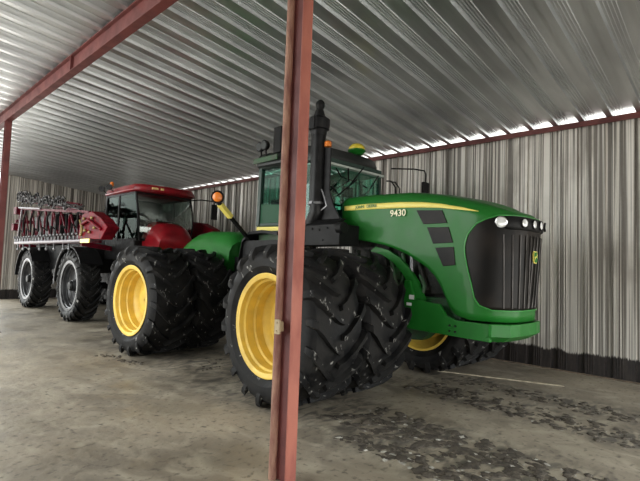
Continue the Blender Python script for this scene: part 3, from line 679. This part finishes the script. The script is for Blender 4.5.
# ------------------------------------------------------------------ red sprayer
SX,SY=5.92,13.55; a2=frame_rot(0)
S=thing('field_sprayer','red self-propelled field sprayer with folded boom, parked behind the green tractor by the end wall','sprayer',(SX,SY,0),a2)
for (s,t) in ((0,1.27),(0,-1.27),(-4.35,1.20),(-4.35,-1.20)): make_wheel(S,(s,-t,.98),-1 if t>0 else 1,(0,.1*s+.03,0),'red')
for (s,t) in ((0,1.27),(-4.35,1.20)):
    m=MB(); m.lathe([(-.04,.67),(-.04,.70),(.0,.70),(.0,.67)],L(s,t+.265,.98),(0,-1,0),64,closed=True); m.build('rim_flange',mat('bright_flange',(.26,.26,.28),.4,.5) if s<-1 else SILV,S,smooth=40)
    m=MB(); m.lathe([(-.1,.14),(.1,.14),(.14,.11),(.15,.02)],L(s,t+.1,.98),(0,-1,0),20); m.build('wheel_hub',BLACK,S,smooth=30)
m=MB(); m.box((-5.4,-.45,1.0),(1.9,.45,1.35)); m.tube([(0,-1.2,.98),(0,1.2,.98)],.1,12); m.tube([(-4.35,-1.15,.98),(-4.35,1.15,.98)],.1,12); m.box((-.15,-1.15,1.0),(.15,-.85,2.1)); m.box((-4.5,-1.15,1.0),(-4.2,-.85,2.1)); m.box((-.15,.85,1.0),(.15,1.15,2.1)); m.box((-4.5,.85,1.0),(-4.2,1.15,2.1)); m.box((-5.2,-1.0,1.35),(.4,1.0,2.15)); m.build('chassis',BLACK,S,bevel=.02)
# fenders
for s0,R1 in ((0,1.06),(-4.35,1.06)):
    m=MB(); n=18
    for i in range(n+1):
        g=R_(35)+R_(140)*i/n
        for y in (-1.56,-.98): 
            for r in (R1,R1+.03): m.v.append((s0+cos(g)*r,y,.98+sin(g)*r))
    m.f=[]
    for i in range(n):
        b=4*i
        m.f+=[(b,b+2,b+6,b+4),(b+1,b+5,b+7,b+3),(b,b+4,b+5,b+1),(b+2,b+3,b+7,b+6)]
    m.f+=[(0,1,3,2),(4*n,4*n+2,4*n+3,4*n+1)]
    fe=m.build('fender',BLACK,S,smooth=40)
    if s0==0:
        m=MB(); m.tube([(s0+cos(R_(g))*1.10,-1.57,.98+sin(R_(g))*1.10) for g in range(120,186,6)],.02,8); m.build('fender_edge',STEEL,fe,smooth=50,label='pale metal edge of the fender')
# product tank and rear
m=MB(); m.lathe([(0,.3),(.08,.70),(.3,.90),(2.2,.90),(2.42,.70),(2.5,.3)],(-2.55,0,2.42),(1,0,0),32); m.build('product_tank',TANK,S,smooth=40)
m=MB(); m.box((-5.1,-1.15,2.15),(-2.7,1.15,3.2)); m.build('engine_cover',BLACK,S,bevel=.08)
# cab: s .32..2.03
CF,CR,CT=2.28,.50,.80
m=MB(); m.box((CR-.05,-CT,1.75),(CF+.02,CT,2.28)); m.build('cab_base',BLACK,S,bevel=.03)
m=MB(); 
def P2(a,b,w=.06): m.bar(a,b,w,w)
for sd in (1,-1):
    m.tube([L(CF+.12,sd*.72,2.25),L(CF+.13,sd*.76,2.7),L(CF+.06,sd*.78,3.1),L(CF-.06,sd*.78,3.5)],.028,8)
    P2(L(1.3,sd*CT,2.25),L(1.3,sd*CT,3.52),.05); P2(L(CR,sd*CT,2.25),L(CR,sd*CT,3.52),.08); P2(L(CR,sd*CT,2.28),L(CF+.1,sd*.76,2.28),.06); P2(L(CR,sd*CT,3.5),L(CF-.06,sd*.78,3.5),.06)
P2(L(CF-.06,-.78,3.5),L(CF-.06,.78,3.5)); P2(L(CR,-CT,3.5),L(CR,CT,3.5)); P2(L(CF+.12,-.72,2.28),L(CF+.12,.72,2.28))
m.build('cab_frame',BLACK,S,smooth=40)
# curved windshield
m=MB(); nu=16; zs=[2.3+1.18*i/10 for i in range(11)]
for z in zs:
    q=(z-2.3)/1.18; sb=CF+.12+.06*sin(pi*q)-.18*q*q; hw=.72+.06*q
    for k in range(nu+1):
        y=-hw+2*hw*k/nu; m.v.append((sb+.20*(1-(y/hw)**2),y,z))
n=nu+1; m.f=[(i*n+k,i*n+k+1,(i+1)*n+k+1,(i+1)*n+k) for i in range(10) for k in range(nu)]
w=m.build('windshield',GLASS2,S,smooth=60)
for sd in (1,-1):
    m=MB(); m.prism([L(CF+.1,sd*.76,2.31),L(1.34,sd*CT,2.31),L(1.34,sd*CT,3.47),L(CF-.05,sd*.78,3.47)],(0,-sd*.006,0)); m.build('door_glass',GLASS3,S)
    m=MB(); m.prism([L(1.26,sd*CT,2.31),L(CR+.05,sd*CT,2.31),L(CR+.05,sd*CT,3.47),L(1.26,sd*CT,3.47)],(0,-sd*.006,0)); m.build('side_window',GLASS3,S)
m=MB(); m.box((CR-.02,-CT+.04,2.3),(CR+.0,CT-.04,3.48)); m.build('cab_rear_wall',BLACK,S)
# roof red
rp2=[(CR-.12,.84),(1.6,.90),(2.28,.88),(2.46,.72),(2.56,.4),(2.59,0)]; rp2=rp2+[(s,-t) for s,t in rp2[-2::-1]]
m=MB(); n=len(rp2)
for k,z in ((.96,3.53),(1,3.56),(1,3.63),(.95,3.71),(.75,3.74)): m.v+=[L((s-1.4)*k+1.4,t*k,z) for s,t in rp2]
m.f=[(i*n+j,i*n+(j+1)%n,(i+1)*n+(j+1)%n,(i+1)*n+j) for i in range(4) for j in range(n)]+[tuple(range(n))[::-1],tuple(range(4*n,5*n))]
rr_=m.build('cab_roof',RED,S,smooth=35)
m=MB(); m.box((2.50,-.52,3.59),(2.565,-.36,3.64)); m.box((2.53,-.30,3.59),(2.59,-.22,3.64)); build_each(m,'marker_light',mat('cream_lens',(.8,.6,.25),.3),rr_)
m=MB(); m.box((1.5,-.35,3.75),(1.9,.25,3.80)); m.tube([L(1.7,-.1,3.8),L(1.7,-.1,3.84)],.16,16); m.build('roof_receiver',WHITE,rr_,bevel=.01)
for (s,t) in ((.65,.84),):
    m=MB(); m.lathe([(0,.05),(.02,.055),(.10,.05),(.13,.03),(.135,.002)],L(s,t-.06 if t>0 else t+.06,3.80),(0,0,1),16); b_=m.build('roof_beacon',AMBER,S,smooth=50)
    m=MB(); m.tube([L(s,t-.06 if t>0 else t+.06,3.62),L(s,t-.06 if t>0 else t+.06,3.81)],.02,8); m.build('beacon_stem',BLACK,b_)
for (s,t) in ((.5,.98),(1.0,.98)):
    m=MB(); m.lathe([(-.06,.04),(-.02,.08),(.03,.085),(.035,.002)],L(s,t,3.72),(.6,-.7,0),16); w=m.build('work_light',BLACK,S,smooth=40)
    m=MB(); m.tube([L(s,t,3.70),L(s,.85,3.6)],.015,6); m.build('work_light_bracket',BLACK,w)
# nose hood
m=MB(); NS=14
for i in range(NS+1):
    q=i/NS; s=2.25+.75*q; zt=2.80-.08*q-.30*q**4; hw=.60-.10*q**2
    for k in range(13):
        g=pi*k/12; y=math.copysign(hw*abs(cos(g))**.6,cos(g)); z=1.9+(zt-1.9)*abs(sin(g))**.55; m.v.append((s,y,z))
m.f=[(13*i+k,13*i+k+1,13*i+14+k,13*i+13+k) for i in range(NS) for k in range(12)]+[tuple(range(13)),tuple(13*NS+k for k in range(13))]+[tuple([13*i for i in range(NS+1)]+[13*i+12 for i in range(NS,-1,-1)])]
m.build('nose_hood',RED,S,smooth=50)
m=MB(); m.tube([L(2.1,-.82,3.5),L(2.15,-1.2,3.56),L(2.2,-1.60,3.56),L(2.2,-1.60,3.3)],.018,8); a_=m.build('mirror_arm',BLACK,S,smooth=50)
m=MB(); m.box((2.17,1.50,3.02),(2.23,1.70,3.47)); m.build('mirror',BLACK,a_,bevel=.02)
m=MB(); m.box((.6,-.25,2.3),(1.1,.25,2.55)); m.box((.55,-.25,2.5),(.7,.25,3.1)); m.build('seat',SEAT,S,bevel=.04)
m=MB(); m.tube([L(1.9,0,2.3),L(1.75,0,2.7)],.05,10); m.tube([(1.75+.08*cos(a),.19*sin(a),2.75+.12*cos(a)) for a in [2*pi*k/20 for k in range(21)]],.018,6,cap=False); m.box((1.2,-.62,2.7),(1.25,-.38,3.0)); m.box((1.4,.4,2.6),(1.45,.65,2.9)); m.build('steering_column',DGREY,S,smooth=40)
# booms, folded forwards along both sides
def boom(sd):
    t0=1.62 if sd>0 else -1.5
    B=[]
    top=lambda s: interp(s,[(-5.6,3.46),(1.4,2.93)]); zbm=2.20
    s0,s1=-5.05,1.5
    m=MB(); 
    m.bar(L(s0,t0,top(s0)),L(s1,t0,top(s1)),.07,.07); m.bar(L(s0,t0-.3*sd,top(s0)),L(s1,t0-.3*sd,top(s1)),.06,.06)
    m.bar(L(s0,t0-.3*sd,zbm),L(s1,t0-.3*sd,zbm),.07,.07)
    n=9
    for k in range(n+1):
        s=s0+(s1-s0)*k/n; m.bar(L(s,t0,zbm),L(s,t0,top(s)),.045,.045)
        if k<n:
            s2=s0+(s1-s0)*(k+1)/n; m.bar(L(s,t0,top(s)),L(s2,t0,zbm),.04,.04); m.bar(L(s,t0,top(s)),L(s2,t0-.3*sd,top(s2)),.03,.03)
    m.box((s0-.30,-t0-.12 if sd>0 else -t0-.12,top(s0)-.2),(s0+.05,-t0+.12,top(s0)+.05)); m.box((s0-.55,-t0-.1,2.65),(s0-.25,-t0+.1,2.9))
    m.build('boom_truss',DRED,S)
    m=MB(); m.tube([L(s0-.05,t0+.05*sd,zbm),L(s1,t0+.05*sd,zbm)],.055,12); m.tube([L(s0+.1,t0+.06*sd,top(s0)+.02),L(s0+2.6,t0+.06*sd,top(s0+2.6)+.03)],.03,8); m.bar(L(s0+.15,t0+.04*sd,2.3),L(s0+.45,t0+.04*sd,3.4),.05); m.build('boom_pipe',mat('lilac_grey_pipe',(.14,.11,.125),.45,.3),S,smooth=40)
    m=MB(); k=0; s=s0+.05
    while s<s1:
        z=zbm+.09; m.tube([L(s,t0+.08*sd,z-.05),L(s,t0+.08*sd,z+.1)],.03,8); m.sphere(L(s+.03,t0+.12*sd,z+.09),.04,8,6); s+=.30
    build_each(m,'nozzle_body',STEEL,S,smooth=40)
    # dropped ends under the pipe
    rq=random.Random(11); m=MB(); s=s0+.3
    while s<s1-.6:
        m.tube([L(s,t0+.06*sd,zbm-.05),L(s+.04,t0+.06*sd,zbm-.2)],.022,6); m.sphere(L(s+.04,t0+.06*sd,zbm-.22),.04,8,6,(1,1,1.2)); s+=rq.uniform(.3,1.1)
    build_each(m,'nozzle_drop',STEEL,S,smooth=40)
    # upper folded section with hoses
    m=MB(); z0=lambda s: interp(s,[(-5.0,3.80),(-1,3.35),(1.2,3.05)])
    m.bar(L(-5.0,t0-.1*sd,z0(-5)-.1),L(.9,t0-.1*sd,z0(.9)-.1),.06,.06); m.bar(L(-5.0,t0-.1*sd,z0(-5)+.08),L(.4,t0-.1*sd,z0(.4)+.06),.05,.05)
    for k in range(16): s=-5+k*.36; m.bar(L(s,t0-.1*sd,z0(s)-.1),L(s+.2,t0-.1*sd,z0(s+.2)+.08),.03,.03)
    m.build('folded_boom_tip',DRED,S)
    m=MB(); rnd=random.Random(5+sd)
    for k in range(30):
        s=-5.1+k*.17; zc=z0(s)+rnd.uniform(-.08,.1); p=[]
        for j in range(6): g=2*pi*j/5+rnd.uniform(-.4,.4); p.append(L(s+.17*cos(g),t0+(.05+.05*rnd.random())*sd,zc+.17*sin(g)*(1-.012*k)))
        m.tube(p,.022,6)
    for j in range(7):
        sa=-4.7+.85*j; m.tube([L(sa,t0+.06*sd,zbm+.1),L(sa+.15,t0+.09*sd,zbm+.45),L(sa+.35,t0+.02*sd,zbm+.35),L(sa+.5,t0+.08*sd,zbm+.75),L(sa+.62,t0+.03*sd,top(sa+.62)-.05)],.028,6)
    for j in range(3): m.tube([L(-5.2+.5*k,t0-.1*sd+.05*j,z0(-5.2+.5*k)-.02+.06*sin(k*1.7+j*2)) for k in range(13)],.02,6)
    build_each(m,'boom_hose',HOSE,S,smooth=50)
    m=MB()
    for k in range(15):
        s=-4.9+k*.34; m.sphere(L(s,t0+.1*sd,z0(s)+rnd.uniform(-.1,.14)),.035,8,6); m.tube([L(s+.1,t0+.1*sd,z0(s)-.1),L(s+.16,t0+.11*sd,z0(s)+.06)],.016,6)
    build_each(m,'hose_fitting',STEEL,S,smooth=50)
    # bright red inner section
    m=MB(); m.prism([L(s,t0+.1*sd,z) for s,z in [(1.05,2.25),(1.25,2.88),(1.9,2.92),(2.5,2.72),(2.9,2.50),(2.55,2.22)]],(0,.28*sd,0))
    m.tube([L(1.3,t0+.13*sd,2.6),L(1.9,t0+.16*sd,2.7),L(2.6,t0+.12*sd,2.45)],.04,8); ib=m.build('boom_pivot',RED2,S,bevel=.02)
    m=MB(); m.box((1.35,-t0-.13*sd-.008,2.14),(1.95,-t0-.13*sd+.008,2.24)) if sd>0 else m.box((1.35,-t0-.02,2.14),(1.9,-t0+.02,2.22)); m.build('yellow_reflector',mat('reflector_yellow',(.9,.75,.05),.3),ib)
    m=MB()
    for s,z in ((1.35,2.35),(1.6,2.45),(1.9,2.4),(2.2,2.5),(1.5,2.75),(2.0,2.75)): m.sphere(L(s,t0+.13*sd,z),.04,8,6)
    m.tube([L(1.25,t0+.14*sd,2.72),L(1.45,t0+.15*sd,2.55),L(1.42,t0+.14*sd,2.38)],.03,6); build_each(m,'pivot_pin',mat('brassy_fittings',(.3,.22,.08),.4,.4),ib,smooth=50)
boom(1); boom(-1)
m=MB()
for y in (-1.5,1.5):
    m.bar((-5.6,y*.95,2.12),(-5.6,y*.3,2.12),.12); m.bar((.9,y*1.05,2.14),(.9,y*.3,2.0),.12)
m.bar((-5.6,-1.6,3.0),(-5.6,1.6,3.0),.12); m.box((-5.7,-.6,2.0),(-5.5,.6,3.1)); build_each(m,'boom_rack',DRED,S)
# ladder and loose rods at far left
m=MB(); m.tube([L(-6.1,1.9,2.5),L(-6.5,2.0,2.5)],.02,6); m.tube([L(-6.5,2.0,2.2),L(-6.5,2.0,2.7)],.02,6); m.tube([L(-6.3,2.0,2.0),L(-6.3,2.0,2.6)],.02,6); build_each(m,'end_guard',STEEL,S)

# ------------------------------------------------------------------ dried mud on the floor
def crumbs(name,seed,groups,label):
    """one heap of uncountable crumbs; groups = (rows, size range, flatness, material)"""
    rnd=random.Random(seed); m=MB(); cut=[]
    for rows,size,flat,_m in groups:
        for (s,t,n,spr) in rows:
            for _ in range(n):
                ss=s+rnd.gauss(0,spr); tt=t+rnd.gauss(0,spr*.8); r=rnd.uniform(*size)*(.5+rnd.random()); x,y=floorpt(ss,tt)
                if x>XW-.1: continue
                k=rnd.randint(5,7); a0=rnd.random()*6.28; el=rnd.uniform(1,2.3); ro=rnd.uniform(-.5,.5)+math_atan+pi/2*rnd.choice((0,0,.3,1)); vs=[]
                hh=r*flat*rnd.uniform(.4,1)
                for z,f in ((0.0005,1),(hh*.7,.85),(hh,.4)):
                    for j in range(k):
                        g=a0+6.283*j/k; q=r*f*rnd.uniform(.7,1.1); px=q*cos(g)*el; py=q*sin(g)
                        vs.append((x+px*cos(ro)-py*sin(ro),y+px*sin(ro)+py*cos(ro),z*rnd.uniform(.8,1.2)))
                m.add(vs,[(i*k+j,i*k+(j+1)%k,(i+1)*k+(j+1)%k,(i+1)*k+j) for i in range(2) for j in range(k)]+[tuple(2*k+j for j in range(k))])
        cut.append(len(m.f))
    me=bpy.data.meshes.new(name); me.from_pydata(m.v,[],m.f)
    for g in groups: me.materials.append(g[3])
    a=0
    for gi,b in enumerate(cut):
        for f in range(a,b): me.polygons[f].material_index=gi
        a=b
    me.validate(); o=bpy.data.objects.new(name,me); C.objects.link(o); tag(o,label,'dried mud',kind='stuff'); return o
MUDD=mat('dark_mud',(.045,.036,.027),.85,0,(.085,.07,.052),14,bump=.3)
MUDL=mat('pale_mud_flakes',(.50,.48,.43),.7,0,(.32,.30,.26),12)
def chevrons(t0,hw,s0,s1,step,n,spr):
    rows=[]; s=s0
    while s<s1:
        for j in range(5):
            f=j/4; rows.append((s-.16*f,t0+hw*f,n,spr)); rows.append((s+step/2-.16*f,t0-hw*f,n,spr))
        s+=step
    return rows
rowsA=chevrons(1.62,.36,1.15,3.7,.27,6,.04)+chevrons(2.25,.15,1.6,3.2,.33,3,.05); rowsB=chevrons(-.15,.30,.9,6.0,.30,3,.045)+chevrons(-1.0,.25,1.0,6.0,.33,2,.05)
crumbs('mud_crumbs',3,[(rowsA,(.014,.044),.45,MUDD),([(s,t,1,.06) for (s,t,n,q) in rowsA],(.007,.026),.35,MUDL)],'dried mud crumbs and pale flakes in lug rows on the floor before the nearest front wheel')
crumbs('mud_crumbs',4,[(rowsB,(.012,.040),.5,MUDD),([(s,t,1,.06) for (s,t,n,q) in rowsB if random.random()<.6],(.005,.015),.35,MUDL)],'dried mud crumbs in a track beside the side wall heading towards the right edge')
crumbs('mud_crumbs',8,[([(-3.0-.09*k,2.75+.02*k,5,.07) for k in range(12)]+[(-1.9-.1*k,2.0-.06*k,4,.1) for k in range(8)],(.010,.03),.5,MUDD)],'dark mud crumbs on the floor between the two nearest wheels of the green tractor')

# ------------------------------------------------------------------ light: overcast day through the open front and side
w=bpy.data.worlds.new('World'); bpy.context.scene.world=w; w.use_nodes=True; N=w.node_tree.nodes; LK=w.node_tree.links
bg=N['Background']; tc=N.new('ShaderNodeTexCoord'); sp=N.new('ShaderNodeSeparateXYZ'); LK.new(tc.outputs['Generated'],sp.inputs[0])
cr=N.new('ShaderNodeValToRGB'); cr.color_ramp.elements[0].position=.45; cr.color_ramp.elements[0].color=(.62,.60,.56,1); cr.color_ramp.elements[1].position=.62; cr.color_ramp.elements[1].color=(.95,1.0,1.0,1)
mp=N.new('ShaderNodeMapRange'); mp.inputs['From Min'].default_value=-1; mp.inputs['From Max'].default_value=1; LK.new(sp.outputs['Z'],mp.inputs['Value']); LK.new(mp.outputs[0],cr.inputs[0])
LK.new(cr.outputs[0],bg.inputs['Color']); bg.inputs['Strength'].default_value=3.2
def portal(loc,rot,sx,sy):
    l=bpy.data.lights.new('daylight_portal','AREA'); l.shape='RECTANGLE'; l.size=sx; l.size_y=sy; l.cycles.is_portal=True
    o=bpy.data.objects.new('daylight_portal',l); C.objects.link(o); o.location=loc; o.rotation_euler=rot
portal((X0+.25,9.5,2.7),(0,R_(-90),0),5.4,9)
portal((.4,21.6,2.7),(R_(-90),0,0),7.6,5.6)      # open long side
portal((3,-2.7,1.2),(R_(90),0,0),12.6,2.4)           # open front
portal((XW+.02,9.5,ZE-.01),(0,R_(90),0),.07,24)

# ------------------------------------------------------------------ camera
import mathutils
def nrm(v): v=Vector(v); v.normalize(); return v
f_=449.
Yc=nrm((-482,8,f_)); Zc=nrm((285,-8000,f_)); Zc=nrm(Zc-Yc*Zc.dot(Yc)); Xc=Yc.cross(Zc)*1
if Xc.x<0: Xc=-Xc
# rows: world axes in camera coords (x right, y down, z forward)
right=Vector((Xc.x,Yc.x,Zc.x)); down=Vector((Xc.y,Yc.y,Zc.y)); fwd=Vector((Xc.z,Yc.z,Zc.z))
cd=bpy.data.cameras.new('camera'); cam=bpy.data.objects.new('camera',cd); C.objects.link(cam)
M=Matrix((right,-down,-fwd)).transposed().to_4x4(); M.translation=(0,0,1.78); cam.matrix_world=M
cd.sensor_fit='HORIZONTAL'; cd.sensor_width=36; cd.lens=f_/640*36; cd.clip_start=.05; cd.clip_end=200
sc=bpy.context.scene; sc.camera=cam
sc.view_settings.view_transform='Standard'; sc.view_settings.look='None'; sc.view_settings.gamma=1; sc.view_settings.use_curve_mapping=False
sc.view_settings.exposure=1.12
sc.cycles.max_bounces=8; sc.cycles.transparent_max_bounces=12; sc.cycles.use_denoising=True
sc.cycles.sample_clamp_indirect=3
